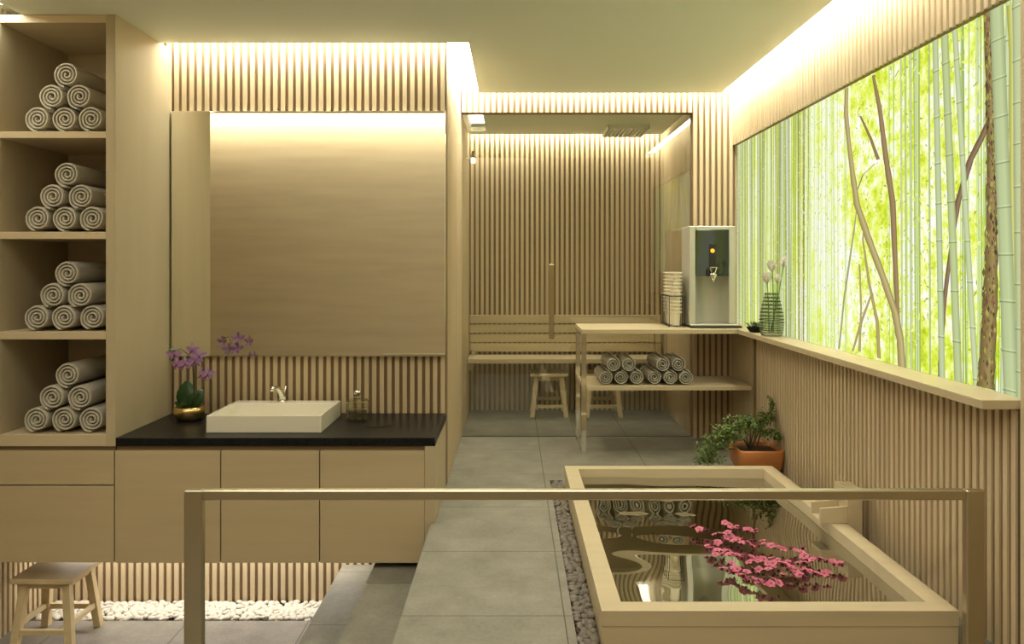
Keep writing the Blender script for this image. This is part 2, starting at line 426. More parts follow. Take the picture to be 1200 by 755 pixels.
    # the deep stand on the far side: dense thin culms
    for i in range(120):
        if i % 20 == 10: leaves(260, 4.5, 6.0, z0, z1, YG+[(.95, 1, .7), (.34, .42, .06)], .004, .011)
        y = rnd.uniform(4.55, 6.0); t = rnd.uniform(-.02, .02)
        culm(y, y+t, rnd.uniform(.006, .022), rnd.choice(PALE+[(.50, .60, .10), (.72, .78, .34), (.55, .52, .32), (.30, .36, .08), (.36, .42, .14), (.62, .66, .3), (.80, .86, .4), (.22, .28, .05), (.30, .34, .08), (.40, .38, .18), (.34, .30, .14)]), 9)
    for i in range(30):
        y = rnd.uniform(4.0, 4.6); culm(y, y+rnd.uniform(-.02, .02), rnd.uniform(.004, .011), rnd.choice([(.70, .86, .25), (.80, .92, .45), (.6, .72, .3)]), .12)
    leaves(900, 4.6, 6.0, z0, z1, [(.85, .95, .15), (.95, 1, .45), (.60, .70, .08), (1, 1, .85)], .004, .010)
    for i in range(16):
        y = rnd.uniform(4.7, 6.0); culm(y, y+rnd.uniform(-.02, .02), rnd.uniform(.018, .030), rnd.choice(PALE), .2)
    # sunny clearing
    leaves(700, 3.85, 4.7, 1.5, z1, YG+[(1, 1, .8)], .005, .013)
    leaves(800, 3.75, 4.7, z0, 1.55, [(.55, .72, .15), (.75, .9, .25), (.95, 1, .6), (.36, .52, .12)], .004, .012)
    leaves(1100, 2.6, 3.9, z0+.2, z1, YG+[(1, 1, .85)], .005, .015)
    # culms behind the trunks
    for xx, wpx, col in [(1058,2,0),(1063,2,1),(1069,3,0),(1075,4,0),(1079,2,3),(1091,2,1),(1130,2,1),(1148,3,0),(1152,2,3)]:
        y, _ = px(xx, 300); culm(y, y+.01, wpx*y*y/1577, PALE[col])
    for i in range(22):
        y = rnd.uniform(2.75, 3.6); culm(y, y+rnd.uniform(-.02, .02), rnd.uniform(.004, .010), rnd.choice([(.30, .48, .08), (.55, .72, .2), (.68, .85, .3)]), .2)
    leaves(900, 2.65, 3.9, z0+.1, z1, YG, .006, .018)
    def trunk(pl, wp, col, cen=None):
        pts = [px(a, b) for a, b in pl]; ws = [w_*p[0]**2/1577 for w_, p in zip(wp, pts)]
        P2 = []; W2 = []
        for i in range(len(pts)-1):
            for k in range(6):
                t = k/6; P2.append((pts[i][0]*(1-t)+pts[i+1][0]*t, pts[i][1]*(1-t)+pts[i+1][1]*t)); W2.append((ws[i]*(1-t)+ws[i+1]*t)*rnd.uniform(.92, 1.08))
        P2.append(pts[-1]); W2.append(ws[-1]); strip(P2, W2, col, cen)
    BR = (.30, .20, .09); BRL = (.44, .36, .14)
    trunk([(984,409),(990,350),(1001,274),(1005,245)], [2,2,2,1], (.38,.38,.16))
    trunk([(1031,420),(1029,378),(1019,330),(1012,281),(1014,262)], [4,4,3,2,2], BRL)
    trunk([(1000,412),(1010,378),(1022,345)], [2,3,2], BRL); trunk([(1008,412),(1010,360),(1008,310)], [3,2,2], BRL)
    trunk([(1053,372),(1050,309),(1047,238),(1039,185),(1032,129),(1024,88)], [5,6,7,6,5,3], BR, (.40,.28,.14))
    trunk([(1058,432),(1056,400),(1050,367),(1036,326),(1019,281),(1005,240),(1000,205),(996,172),(992,132),(993,103)], [10,9,9,8,8,7,6,5,5,4], (.42,.33,.12), (.60,.50,.24))
    trunk([(1030,187),(1021,162),(1009,136)], [4,3,2], BR); trunk([(1040,190),(1055,187),(1072,180)], [2,2,1], BR)
    trunk([(1006,222),(1012,205),(1026,192),(1040,188)], [1.5,1.5,1.5,1.5], BR); trunk([(1044,95),(1050,90),(1054,82)], [1.5,1,1], BR)
    trunk([(1103,442),(1104,400),(1108,350),(1113,309),(1120,262),(1124,235),(1138,188),(1152,160),(1160,142)], [6,6,5,5,5,7,9,9,7], (.20,.13,.07), (.34,.22,.13))
    culm(px(1105,440)[0], px(1097,53)[0], 7*3.13**2/1577, (.52,.60,.34))
    culm(px(1124,443)[0], px(1108,46)[0], 9*3.04**2/1577, (.50,.58,.28))
    culm(px(1145,447)[0], px(1120,36)[0], 6.5*2.97**2/1577, (.56,.64,.36))
    trunk([(1156,455),(1159,400),(1162,343),(1163,300),(1163,240),(1163,166),(1161,99),(1158,12)], [21,18,17,15,13,12,10,9], (.24,.17,.06), (.36,.28,.10))
    # bark and moss on the big trunk
    for _ in range(420):
        py = rnd.uniform(20, 450); t = (py-20)/430; cx = 1159+6*math.sin(PI*t)-3*t; hw = 4+6*t
        y, z = px(cx+rnd.uniform(-hw, hw), py); s = rnd.choice((.004, .007, .012))*rnd.uniform(.7, 1.4)
        col = rnd.choice([(.10,.06,.03), (.16,.09,.05), (.30,.13,.08), (.44,.40,.12), (.18,.13,.04), (.38,.36,.07)])
        layer[0] += .05; x = X-.0008-layer[0]*.0000040; b = len(V)
        for u, v in ((-s*.6, 0), (0, -s), (s*.6, 0), (0, s)): V.append((x, y+u, min(z1, max(z0, z+v)))); Cl.append(col)
        Fc.append((b, b+1, b+2, b+3))
    culm(px(1176,455)[0], px(1183,10)[0], 6*2.72**2/1577, (.60,.70,.40))
    trunk([(1188,460),(1188,300),(1187,200),(1187,60),(1185,5)], [6,6,6,7,8], (.50,.50,.10), (.70,.70,.25))
    culm(px(1186,460)[0], px(1169,10)[0], 17*2.72**2/1577, (.50,.58,.30), .15)
    culm(px(1199,460)[0], px(1194,10)[0], 13*2.66**2/1577, (.53,.60,.32), .15)
    me = bpy.data.meshes.new('forest_print'); o0 = root.location
    me.from_pydata([(a-o0.x, b-o0.y, c-o0.z) for a, b, c in V], [], Fc)
    ca = me.color_attributes.new('print', 'FLOAT_COLOR', 'POINT')
    ca.data.foreach_set('color', [q for c_ in Cl for q in (*c_, 1)])
    m2 = bpy.data.materials.new('forest_ink'); m2.use_nodes = True; nt = m2.node_tree
    nt.nodes.remove(nt.nodes['Principled BSDF'])
    at = N(nt, 'ShaderNodeAttribute'); at.attribute_name = 'print'; em = N(nt, 'ShaderNodeEmission')
    em.inputs[1].default_value = 1.0
    nt.links.new(at.outputs[0], em.inputs[0]); nt.links.new(em.outputs[0], nt.nodes['Material Output'].inputs[0])
    me.materials.append(m2); o = bpy.data.objects.new('forest_print', me); C.objects.link(o); o.parent = root
mural()
m = M(); m.bbox(1.527, 1.677, 2.61, 5.998, .8275, .8585, .002)
tag(obj('window_ledge', m, W_TUB), 'long pale wooden ledge running below the bamboo mural', 'ledge')

# ------------------------------------------------------------------ towel tower
FD = 4.03
def zf(py, d=FD): return CH-(py-VY)*d/F
t = thing('towel_shelving', 'tall built-in open shelving of light wood holding rolled towels', 'shelving', (-2.35, 4.36, zf(523.5)))
m = M(); m.bbox(-2.045, -1.997, FD, 4.699, zf(523.3), 2.556, .0015); obj('side_panel', m, W_SIDE, t)
m = M(); m.bbox(-2.69, -2.577, FD, 4.699, zf(523.3), 2.556, .0015); obj('side_panel', m, W_SIDE, t)
m = M(); m.box(-2.577, -2.045, 4.65, 4.698, zf(523.3), 2.556); obj('back_panel', m, W_PANEL, t)
for a, b in ((16.6, 26.6), (154, 161.9), (271.8, 280.2), (388.9, 398), (509.6, 523.3)):
    m = M(); m.bbox(-2.577, -2.045, FD, 4.65, zf(b), min(2.555, zf(a)), .0015); obj('shelf', m, W_PANEL, t)

def towel_mesh(R, L, turns=3.4, seed=0, fill=.66):
    rnd = random.Random(seed); n = 110; m = M(); r0 = R*.10; pitch = (R-r0)/turns; th = pitch*fill
    vs = []; fs = []
    wob = [rnd.uniform(-.03, .03) for _ in range(6)]
    for i in range(n+1):
        t = i/n; a = t*turns*2*PI+2.0; rm = r0+(R-r0-th*.5)*t
        k = 1+sum(wb*math.sin((q+2)*a+q) for q, wb in enumerate(wob))*t*.45
        rm *= k
        for y, h in ((0, .26), (.009, .5), (L-.009, .5), (L, .26)):
            for sg in (-1, 1):
                r = max(.002, rm+sg*th*h); vs.append((r*math.cos(a), y, r*math.sin(a)))
    for i in range(n):
        a = i*8; b = a+8
        fs.append((a, a+1, b+1, b))                       # front lip
        for q in (0, 2, 4):
            fs.append((a+q, b+q, b+q+2, a+q+2)); fs.append((a+q+1, a+q+3, b+q+3, b+q+1))
        fs.append((a+6, b+6, b+7, a+7))
    for a in (0, n*8): fs += [(a, a+2, a+3, a+1), (a+2, a+4, a+5, a+3), (a+4, a+6, a+7, a+5)]
    m.add(vs, fs)
    return m
def towel_proto(R, L, seed, tr=3.4, fill=.66):
    m = towel_mesh(R, L, tr, seed, fill); return obj('rolled_towel', m, TOWEL, smooth=False, origin=(0, 0, 0))
def use(proto, first, *a, **k):
    return dup(proto, *a, **k)
R1 = .0683; protos = [towel_proto(R1, .50, s) for s in range(3)]
rows = [(77.5, 0), (61, 1), (93.3, 1), (43.2, 2), (75, 2), (106.8, 2)]
posn = ['single towel at the peak', 'left one of the middle pair', 'right one of the middle pair', 'left one of the bottom three', 'middle one of the bottom three', 'right one of the bottom three']
used = 0
for si, (bot, nm) in enumerate(((154, 'top compartment'), (271.8, 'second compartment from top'), (388.9, 'third compartment from top'), (509.6, 'lowest compartment'))):
    zb = zf(bot)+R1+.001
    for i, (px_, rw) in enumerate(rows):
        y = 4.055+random.uniform(0, .02); z = zb+(2-rw)*.112; x = (px_-VX)*(4.06)/F
        pr = protos[i % 3]; rot = (0, random.choice((-.15, 0, .1, .2)), random.uniform(-.008, .008))
        lab = 'rolled beige towel in %s of shelving, %s' % (nm, posn[i])
        if used < 3 and i == used: o = pr; o.location = (x, y, z); o.rotation_euler = rot; o['label'] = lab; used += 1
        else: o = dup(pr, (x, y, z), rot, lab)
        o['category'] = 'towel'; o['group'] = 'rolled towels in the tall shelving'

# ------------------------------------------------------------------ vanity cabinets
zc0, zc1 = zf(660), zf(523.3)
def cabinet(name, label, x0, x1, fronts, end=False):
    t = thing(name, label, 'cabinet', ((x0+x1)/2, 4.36, zc0))
    m = M(); m.box(x0+.001, x1-.001, FD+.028, 4.695, zc0, zc1-.012)
    m.box(x0+.001, x1-.001, FD+.02, 4.695, zc1-.022, zc1); obj('body', m, W_DARK, t)
    for nm, a, b, z0, z1 in fronts:
        m = M(); m.bbox(a+.003, b-.003, FD, FD+.022, z0, z1, .0012); obj(nm, m, W_CAB, t)
    if end:
        m = M(); m.box(-.443, -.4125, FD, 4.69, zc0, zc1); m.box(-.4125, -.392, FD, 4.69, .001, zc1); obj('end_panel', m, W_SIDE, t)
    return t
xs = lambda p: (p-VX)*FD/F
cabinet('drawer_cabinet', 'wall-hung light wood cabinet with two drawers under the towel shelving', -2.69, -2.005,
    [('drawer', -2.69, xs(134), zf(568.3), zf(528.6)), ('drawer', -2.69, xs(134), zf(659.5), zf(569.8))])
cabinet('vanity_cabinet', 'wall-hung light wood vanity cabinet with three doors under the black counter', -2.0, -.443,
    [('door', xs(134), xs(258.5), zc0, zf(528.6)), ('door', xs(258.5), xs(374.5), zc0, zf(528.6)), ('door', xs(374.5), xs(498), zc0, zf(528.6))], True)
zt = CH-.872
m = M(); m.bbox(-1.996, -.391, FD, 4.699, zc1+.001, zt, .0015)
tag(obj('counter_top', m, GRANITE), 'polished black stone worktop with white basin on it', 'counter')
# mirror
m = M(); t = thing('wall_mirror', 'wide frameless mirror on slatted wall above the vanity', 'mirror', (-1.19, 4.69, CH-.53))
m.bbox(-1.985, -.392, 4.662, 4.697, CH-.530, CH+.892, .001); obj('mirror_panel', m, MIRROR, t)
m = M(); m.box(-1.985, -.392, 4.655, 4.661, CH-.5335, CH-.5285); obj('edge_trim', m, CHROME, t)

# basin
x0, x1, y0, y1, z0, z1 = -1.586, -.991, 4.148, 4.615, zt+.0005, zt+.089
t = thing('wash_basin', 'white rectangular countertop basin on the black worktop', 'sink', ((x0+x1)/2, (y0+y1)/2, z0))
m = M(); ix0, ix1, iy0, iy1 = x0+.014, x1-.014, y0+.014, y1-.085
o_ = [(x0,y0,z0),(x1,y0,z0),(x1,y1,z0),(x0,y1,z0)]; ot = [(x0,y0,z1),(x1,y0,z1),(x1,y1,z1),(x0,y1,z1)]
it = [(ix0,iy0,z1),(ix1,iy0,z1),(ix1,iy1,z1),(ix0,iy1,z1)]
ib = [(ix0+.012,iy0+.012,z0+.02),(ix1-.012,iy0+.012,z0+.02),(ix1-.012,iy1-.012,z0+.02),(ix0+.012,iy1-.012,z0+.02)]
fs = [(3,2,1,0)]
for i in range(4):
    j = (i+1) % 4; fs += [(i, j, 4+j, 4+i), (4+i, 4+j, 8+j, 8+i), (8+i, 8+j, 12+j, 12+i)]
fs.append((12,13,14,15)); m.add(o_+ot+it+ib, fs)
bo = obj('bowl', m, CERAM, t); bv = bo.modifiers.new('b', 'BEVEL'); bv.width = .003; bv.segments = 2
m = M(); m.lathe([(.022, 0), (.022, .003)], ((x0+x1)/2, (iy0+iy1)/2, z0+.0205)); obj('drain', m, CHROME, t)
fx, fy = (328-VX)*4.57/F, 4.575
t = thing('basin_tap', 'small curved chrome tap on the rim of the white basin', 'tap', (fx, fy, z1))
m = M(); m.lathe([(.026, 0), (.026, .004), (.021, .008)], (fx+.01, fy, z1+.0005)); obj('base', m, CHROME, t, True)
m = M(); m.tube([(fx+.012, fy, z1+.004), (fx+.014, fy, z1+.03), (fx+.006, fy-.008, z1+.06), (fx-.010, fy-.028, z1+.082), (fx-.022, fy-.055, z1+.084), (fx-.026, fy-.075, z1+.078)], [.019, .019, .017, .014, .012, .011], 14); obj('spout', m, CHROME, t, True)
m = M(); m.tube([(fx+.02, fy-.004, z1+.05), (fx+.03, fy+.004, z1+.072), (fx+.028, fy+.012, z1+.088)], [.006, .005, .006], 8); obj('lever', m, CHROME, t, True)
# soap bottle
bx, by = (419-VX)*4.5/F, 4.50
t = thing('glass_bottle', 'square clear glass bottle with stopper on black worktop right of basin', 'bottle', (bx, by, zt))
m = M(); m.bbox(bx-.056, bx+.056, by-.04, by+.04, zt+.001, zt+.118, .012); m.lathe([(.018, .118), (.018, .135), (.026, .138)], (bx, by, zt), 16); obj('bottle_body', m, BGLASS, t)
m = M(); m.bbox(bx-.048, bx+.048, by-.033, by+.033, zt+.008, zt+.052, .006); obj('liquid', m, glass_mat('pale_liquid', (.74, .74, .55), .12, .9, 2.5), t)
m = M(); m.bbox(bx-.0575, bx+.0575, by-.0415, by+.0415, zt+.062, zt+.068, .002); m.bbox(bx-.0575, bx+.0575, by-.0415, by+.0415, zt+.100, zt+.105, .002); obj('glass_band', m, CHROME, t)
m = M(); m.lathe([(.012, .138), (.020, .146), (.020, .160), (.012, .166)], (bx, by, zt), 16); obj('stopper', m, CHROME, t, True)
# flush waste lid
m = M(); m.lathe([(.080, 0), (.080, .0012), (.079, .0015)], ((443-VX)*4.36/F, 4.36, zt+.0005), 40)
tag(obj('waste_lid', m, BLACKG), 'round black flush lid in the worktop right of the bottle', 'lid')

# ------------------------------------------------------------------ orchid
ox, oy = (222-VX)*4.50/F, 4.50
t = thing('potted_orchid', 'purple orchid in a round gold pot at the left of the worktop', 'orchid', (ox, oy, zt))
m = M(); m.lathe([(.060, .001), (.070, .006), (.080, .030), (.084, .055), (.080, .074), (.070, .078), (.066, .066)], (ox, oy, zt), 40); obj('pot', m, GOLD, t, True)
m = M(); m.lathe([(.0665, .055), (.0665, .066)], (ox, oy, zt), 30); obj('soil', m, SOIL, t)
for dx, dz, L, W, yy in ((-.14, 1.0, .155, .12, -.2), (.5, .75, .125, .085, -.35), (-.15, .9, .11, .06, .3), (-.8, .35, .09, .04, -.4)):
    m = M(); m.leaf((ox, oy, zt+.062), (dx, yy*.3, dz), (0, -1, .1) , L, W, .18, 6); lf = obj('leaf', m, ORCLEAF, t, True)
    sd = lf.modifiers.new('s', 'SOLIDIFY'); sd.thickness = .002
def orchid_flower(p, yaw, s):
    p = Vector(p); m = M(); f = Vector((math.sin(yaw), -math.cos(yaw), -.15)).normalized()
    r = f.cross(Vector((0, 0, 1))).normalized(); u = r.cross(f).normalized()
    for k, (a, L, W) in enumerate(((90, 1, .55), (18, 1.05, .85), (162, 1.05, .85), (-50, .95, .5), (-130, .95, .5))):
        a = math.radians(a); d = r*math.cos(a)+u*math.sin(a)-f*.15
        m.leaf(p, d, f, L*s*1.08, W*s*.78, .18, 4)
    fl = obj('flower', m, PURPLE, t, True)
    m = M(); m.leaf(p+f*.003, (f-u*.8), u, .45*s, .3*s, -.3, 3); m.tube([p, p+f*.008], .004, 6); sub('lip', m, PURPLED, fl)
fl = [(204, 416, 4.30, .4), (207, 428, 4.27, -.3), (217, 427, 4.27, .2), (225, 411, 4.30, -.2), (233, 418, 4.25, .5), (236, 440, 4.27, -.7), (243, 439, 4.27, .4), (228, 424, 4.32, .1)]
stem = [Vector((ox+.01, oy, zt+.06)), P(228, 460, 4.48), P(227, 440, 4.44), P(226, 425, 4.38), P(220, 415, 4.33), P(212, 409, 4.30), P(203, 412, 4.28)]
m = M(); m.tube(stem, [.004, .004, .0035, .003, .0025, .002, .002], 6); obj('stem', m, STEMB, t, True)
m = M(); m.tube([P(226, 447, 4.45), P(231, 443, 4.36), P(240, 441, 4.29)], .002, 6); obj('stem', m, STEMB, t, True)
m = M(); m.tube([Vector((ox+.015, oy+.005, zt+.06)), P(227, 455, 4.50), P(226, 425, 4.47)], .0035, 6); obj('support_stick', m, STEMG, t)
for q in fl: orchid_flower(P(*q[:3]), q[3], .040)
m = M(); p = P(201, 410.5, 4.28); m.tube([p-Vector((.014, 0, 0)), p-Vector((.007,0,-.001)), p+Vector((.007, 0, 0)), p+Vector((.014, 0, 0))], [.002, .008, .008, .002], 8); obj('bud', m, STEMG, t, True)

# ------------------------------------------------------------------ stools
def stool(loc, label, W=.325, D=.32, H=.37):
    x, y, z = loc; t = thing('wooden_stool', label, 'stool', loc, 'low wooden stools')
    m = M(); m.bbox(x-W/2, x+W/2, y-D/2, y+D/2, z+H-.027, z+H, .005); obj('seat', m, W_PINE, t)
    ht = H-.0275; a = .019
    def leg_c(sx, sy, h):
        k = 1-h/ht; return x+sx*(W/2-.055+.036*k), y+sy*(D/2-.055+.036*k)
    for sx in (-1, 1):
        for sy in (-1, 1):
            bx_, by_ = leg_c(sx, sy, 0); tx_, ty_ = leg_c(sx, sy, ht)
            q = lambda cx, cy, zz: [(cx-a, cy-a, zz), (cx+a, cy-a, zz), (cx+a, cy+a, zz), (cx-a, cy+a, zz)]
            m = M(); m.hexa(q(bx_, by_, z+.0005), q(tx_, ty_, z+ht)); obj('leg', m, W_PINE, t)
    for sy in (-1, 1):
        for nm, h, hh in (('apron', ht-.036, .034), ('stretcher', .075 if sy < 0 else .10, .028)):
            l = leg_c(-1, sy, h); r = leg_c(1, sy, h)
            m = M(); m.bbox(l[0]+.018, r[0]-.018, l[1]-.010, l[1]+.010, z+h, z+h+hh, .002); obj(nm, m, W_PINE, t)
    for sx in (-1, 1):
        for nm, h, hh in (('apron', ht-.036, .034), ('stretcher', .11, .028)):
            l = leg_c(sx, -1, h); r = leg_c(sx, 1, h)
            m = M(); m.bbox(l[0]-.010, l[0]+.010, l[1]+.018, r[1]-.018, z+h, z+h+hh, .002); obj(nm, m, W_PINE, t)
    return t
s0 = stool((-2.413, 4.255, -.68), 'low wooden stool standing under the drawer cabinet beside white pebbles')
dup(s0, (.309, 6.965, 0), 0, 'low wooden stool in front of the sauna bench, left of the chrome leg')
dup(s0, (.772, 6.965, 0), 0, 'low wooden stool in the sauna, seen below the towel shelf')

# ------------------------------------------------------------------ pebbles
def pebble(name, mat, s):
    rnd = random.Random(s); m = M(); n1, n2 = 10, 7; vs = []; fs = []
    ph = [rnd.uniform(0, 6) for _ in range(4)]
    for j in range(1, n2):
        b = PI*j/n2
        for i in range(n1):
            a = 2*PI*i/n1; r = 1+.10*math.sin(2*a+ph[0])+.07*math.sin(3*a+ph[1])*math.sin(b)
            vs.append((r*math.sin(b)*math.cos(a), r*math.sin(b)*math.sin(a)*.78, math.cos(b)*.5))
    vs += [(0, 0, .5), (0, 0, -.5)]; k = len(vs)
    for j in range(n2-2):
        for i in range(n1):
            q = (i+1) % n1; fs.append((j*n1+i, (j+1)*n1+i, (j+1)*n1+q, j*n1+q))
    for i in range(n1):
        q = (i+1) % n1; fs.append((k-2, i, q)); fs.append((k-1, (n2-2)*n1+q, (n2-2)*n1+i))
    m.add([(x*.02, y*.02, z*.02) for x, y, z in vs], fs)
    return obj(name, m, mat, smooth=True, origin=(0, 0, 0)), m
def pebble_bed(name, mat, x0, x1, y0, y1, zt_, n, label, group, smin, smax, stuffname, stufflabel, nst, cat='pebble'):
    pr = [pebble(name, mat, k) for k in range(3)]
    pts = []; tries = 0; mind = (smin+smax)*.5*.027
    while len(pts) < n and tries < 60000:
        tries += 1; x = random.uniform(x0, x1); y = random.uniform(y0, y1)
        if all((x-a)**2+(y-b)**2 > mind**2 for a, b in pts): pts.append((x, y))
        if tries % 12000 == 0: mind *= .85
    for i, (x, y) in enumerate(pts):
        s = random.uniform(smin, smax); rot = (random.uniform(-.35, .35), random.uniform(-.35, .35), random.uniform(0, 6.28)); loc = (x, y, zt_-.010*s+random.uniform(-.002, .004))
        if i < 3: o = pr[i][0]; o.location = loc; o.rotation_euler = rot; o.scale = (s, s, s)
        else: o = dup(pr[i % 3][0], loc, rot, scale=(s, s, s))
        tag(o, label, cat, group)
    m = M(); base = pr[0][1]
    for i in range(nst):
        s = random.uniform(smin, smax); q = random.uniform(0, 6.28); x = random.uniform(x0, x1); y = random.uniform(y0, y1); c, sn = math.cos(q), math.sin(q)
        m.add([(x+(a*c-b*sn)*s, y+(a*sn+b*c)*s, zt_-.018*s+d*s) for a, b, d in base.v], base.f)
    tag(obj(stuffname, m, mat, smooth=True), stufflabel, 'pebbles', kind='stuff')
pebble_bed('white_pebble', PEBW, -2.66, -1.015, 4.475, 4.685, -.665, 300, 'smooth white pebble in the lit bed under the vanity cabinet', 'white pebbles under the vanity', .85, 1.45, 'white_pebble_bed', 'lower layer of the white pebble bed under the vanity cabinet', 480)
pebble_bed('grey_pebble', PEBG, .236, .290, 2.66, 4.815, .002, 170, 'dark grey pebble in the narrow channel beside the tub', 'grey pebbles beside the tub', .8, 1.2, 'grey_pebble_bed', 'lower layer of dark grey pebbles in the channel beside the tub', 260)

# ------------------------------------------------------------------ soaking tub
tx0, tx1, ty0, ty1, tz = .3025, 1.519, 2.73, 4.698, .12; rw = .075
t = thing('soaking_tub', 'sunken rectangular light wood soaking tub filled with water', 'bathtub', (.91, 3.71, 0))
def mitre(m, z0, z1, e=0):
    A = [(tx0+e,ty0+e),(tx1-e,ty0+e),(tx1-e,ty1-e),(tx0+e,ty1-e)]; B = [(tx0+rw,ty0+rw),(tx1-rw,ty0+rw),(tx1-rw,ty1-rw),(tx0+rw,ty1-rw)]
    for i in range(4):
        j = (i+1) % 4; q = [A[i], A[j], B[j], B[i]]
        m.hexa([(*p, z0) for p in q], [(*p, z1) for p in q])
m = M(); mitre(m, .067, tz); obj('rim', m, W_TUB, t)
m = M(); mitre(m, -.495, .065, .002); m.box(tx0+.002, tx1-.002, ty0+.002, ty1-.002, -.499, -.45); obj('basin', m, W_TUB, t)
# water with a gentle swell
m = M(); nx, ny = 120, 190; zw = CH-1.232; wx0, wx1, wy0, wy1 = tx0+rw+.001, tx1-rw-.001, ty0+rw+.001, ty1-rw-.001
vs = []; fs = []
rw_ = random.Random(5); waves = [(rw_.uniform(3.0, 20), rw_.uniform(0, 2*PI), rw_.uniform(0, 6.3)) for _ in range(16)]
for j in range(ny+1):
    for i in range(nx+1):
        x = wx0+(wx1-wx0)*i/nx; y = wy0+(wy1-wy0)*j/ny
        h = sum(math.sin(k*(x*math.cos(a)+y*math.sin(a))+p)/k**1.45 for k, a, p in waves)*.018
        vs.append((x, y, zw+h))
for j in range(ny):
    for i in range(nx):
        a = j*(nx+1)+i; fs.append((a, a+1, a+nx+2, a+nx+1))
m.add(vs, fs)
tag(obj('tub_water', m, WATER, smooth=True), 'clear rippling water surface in the wooden tub', 'water', kind='stuff')
# spout
t = thing('tub_spout', 'wooden water spout box on the right rim of the tub by the slatted wall', 'spout', (1.54, 3.72, .121))
m = M(); m.bbox(1.523, 1.592, 3.65, 3.795, .001, .275, .002); obj('back_plate', m, W_TUB, t)
m = M()
for q in ((3.65, 3.665), (3.755, 3.77)):
    m.hexa([(1.40, q[0], .121), (1.5225, q[0], .123), (1.5225, q[1], .123), (1.40, q[1], .121)], [(1.40, q[0], .187), (1.5225, q[0], .197), (1.5225, q[1], .197), (1.40, q[1], .187)])
m.box(1.40, 1.5225, 3.665, 3.755, .121, .134); obj('trough', m, W_TUB, t)

# floating blossoms
def blossom():
    m = M(); s = .020
    for k in range(5):
        a = 2*PI*k/5; m.leaf((0, 0, .003), (math.cos(a), math.sin(a), .25), (0, 0, 1), s, s*1.05, .15, 3)
    return m
fl0 = thing('floating_blossom', 'x', 'flower', (0, 0, 0)); m = blossom(); obj('petals', m, PINK, fl0)
m = M(); m.lathe([(.003, -.006), (.006, -.001), (.004, .005)], (0, 0, 0), 8); obj('calyx', m, PINKD, fl0)
paths = [[(75,95),(200,112),(340,150),(420,172),(560,205),(700,240),(870,248)], [(160,230),(260,250),(400,295),(500,320),(620,350),(760,355),(900,410),(1060,412)],
    [(270,390),(380,385),(430,450),(560,480),(675,500)], [(820,290),(900,310),(1000,330),(1130,360)], [(300,60),(390,85),(470,97),(530,110)],
    [(170,175),(290,185),(470,215),(540,235)], [(240,265),(300,285),(420,300),(560,310),(700,340)], [(330,335),(480,400),(610,380),(700,400),(800,420),(860,440)], [(700,345),(800,370),(930,320)]]
cnt = [30, 30, 20, 18, 12, 10, 16, 16, 10]; k = 0; done = []
places = [('near the left end of the flower drift', 880), ('in the middle of the flower drift', 930), ('near the right end of the flower drift', 2000)]
hw = CH-zw
for pth, n in zip(paths, cnt):
    for i in range(n):
        u = (i+random.random()*.6)/n*(len(pth)-1); a = min(int(u), len(pth)-2); u -= a
        X_ = pth[a][0]*(1-u)+pth[a+1][0]*u+random.uniform(-18, 18); Y_ = pth[a][1]*(1-u)+pth[a+1][1]*u+random.uniform(-13, 13)
        px_, py_ = 800+X_/6, 610+Y_/6; d = hw*F/(py_-VY); x = (px_-VX)*d/F
        if not (wx0+.03 < x < wx1-.03 and wy0+.03 < d < wy1-.03): continue
        loc = (x, d, zw+.013+random.uniform(0, .016)); rot = (random.uniform(-.2, .55), random.uniform(-.45, .45), random.uniform(0, 6.28)); s = random.uniform(.65, 1.1)
        wh = [p for p, lim in places if px_ < lim][0]
        lab = 'small pink blossom floating on the tub water '+wh
        if k == 0: o = fl0; o.location = loc; o.rotation_euler = rot; o.scale = (s, s, s); o['label'] = lab
        else: o = dup(fl0, loc, rot, lab, scale=(s, s, s))
        o['group'] = 'pink blossoms '+wh; k += 1

# ------------------------------------------------------------------ handrail in the foreground
RD = 2.635; RX0, RX1 = (215-VX)*RD/F, (1155-VX)*RD/F; RZ = CH-(575-VY)*RD/F
t = thing('metal_handrail', 'square bronze-toned metal handrail frame across the foreground', 'handrail', ((RX0+RX1)/2, RD, -.68))
for a in (RX0, RX1-.061):
    m = M(); m.bbox(a, a+.061, RD, RD+.03, (-.679 if a < 0 else .001), RZ-.0005, .004); obj('post', m, BRONZE, t)
m = M(); m.bbox(RX0+.061, RX1-.061, RD, RD+.03, RZ-.033, RZ, .004); obj('top_bar', m, BRONZE, t)

# ------------------------------------------------------------------ counter, shelf and what stands on them
zk = CH-.4415
t = thing('side_counter', 'light wood counter with chrome legs carrying the water dispenser and cups', 'counter', (1.0, 5.72, 0))
m = M(); m.bbox(.468, 1.5265, 5.45, 5.998, zk-.031, zk, .002); m.box(1.526, 1.644, 5.45, 5.998, zk-.0335, zk-.0315); obj('counter_board', m, W_TUB, t)
for a, y_ in ((.470, 5.50), (.466, 5.955)):
    m = M(); m.bbox(a, a+.035, y_, y_+.012, .0006, zk-.0315, .001); obj('leg', m, CHROME, t)
m = M(); m.bbox(.470, .476, 5.512, 5.955, .0006, .012, .001); obj('foot_bar', m, CHROME, t)
m = M(); m.bbox(.470, .478, 5.512, 5.955, zk-.06, zk-.0315, .001); obj('top_brace', m, CHROME, t)
zs_ = CH-.827
m = M(); m.bbox(.5055, 1.621, 5.45, 5.95, zs_-.03, zs_, .002); m.bbox(.479, .5055, 5.52, 5.95, zs_-.03, zs_, .002); obj('lower_shelf', m, W_TUB, t)
for px_ in (767, 781):
    m = M(); xx = (px_-VX)*5.93/F; m.tube([(xx, 5.93, zk-.032), (xx, 5.93, zs_+.001)], .004, 8); obj('hanger_rod', m, CHROME, t)
R2 = .0525; pr2 = [towel_proto(R2, .36, 10+s, 2.9, .50) for s in range(2)]
k = 0
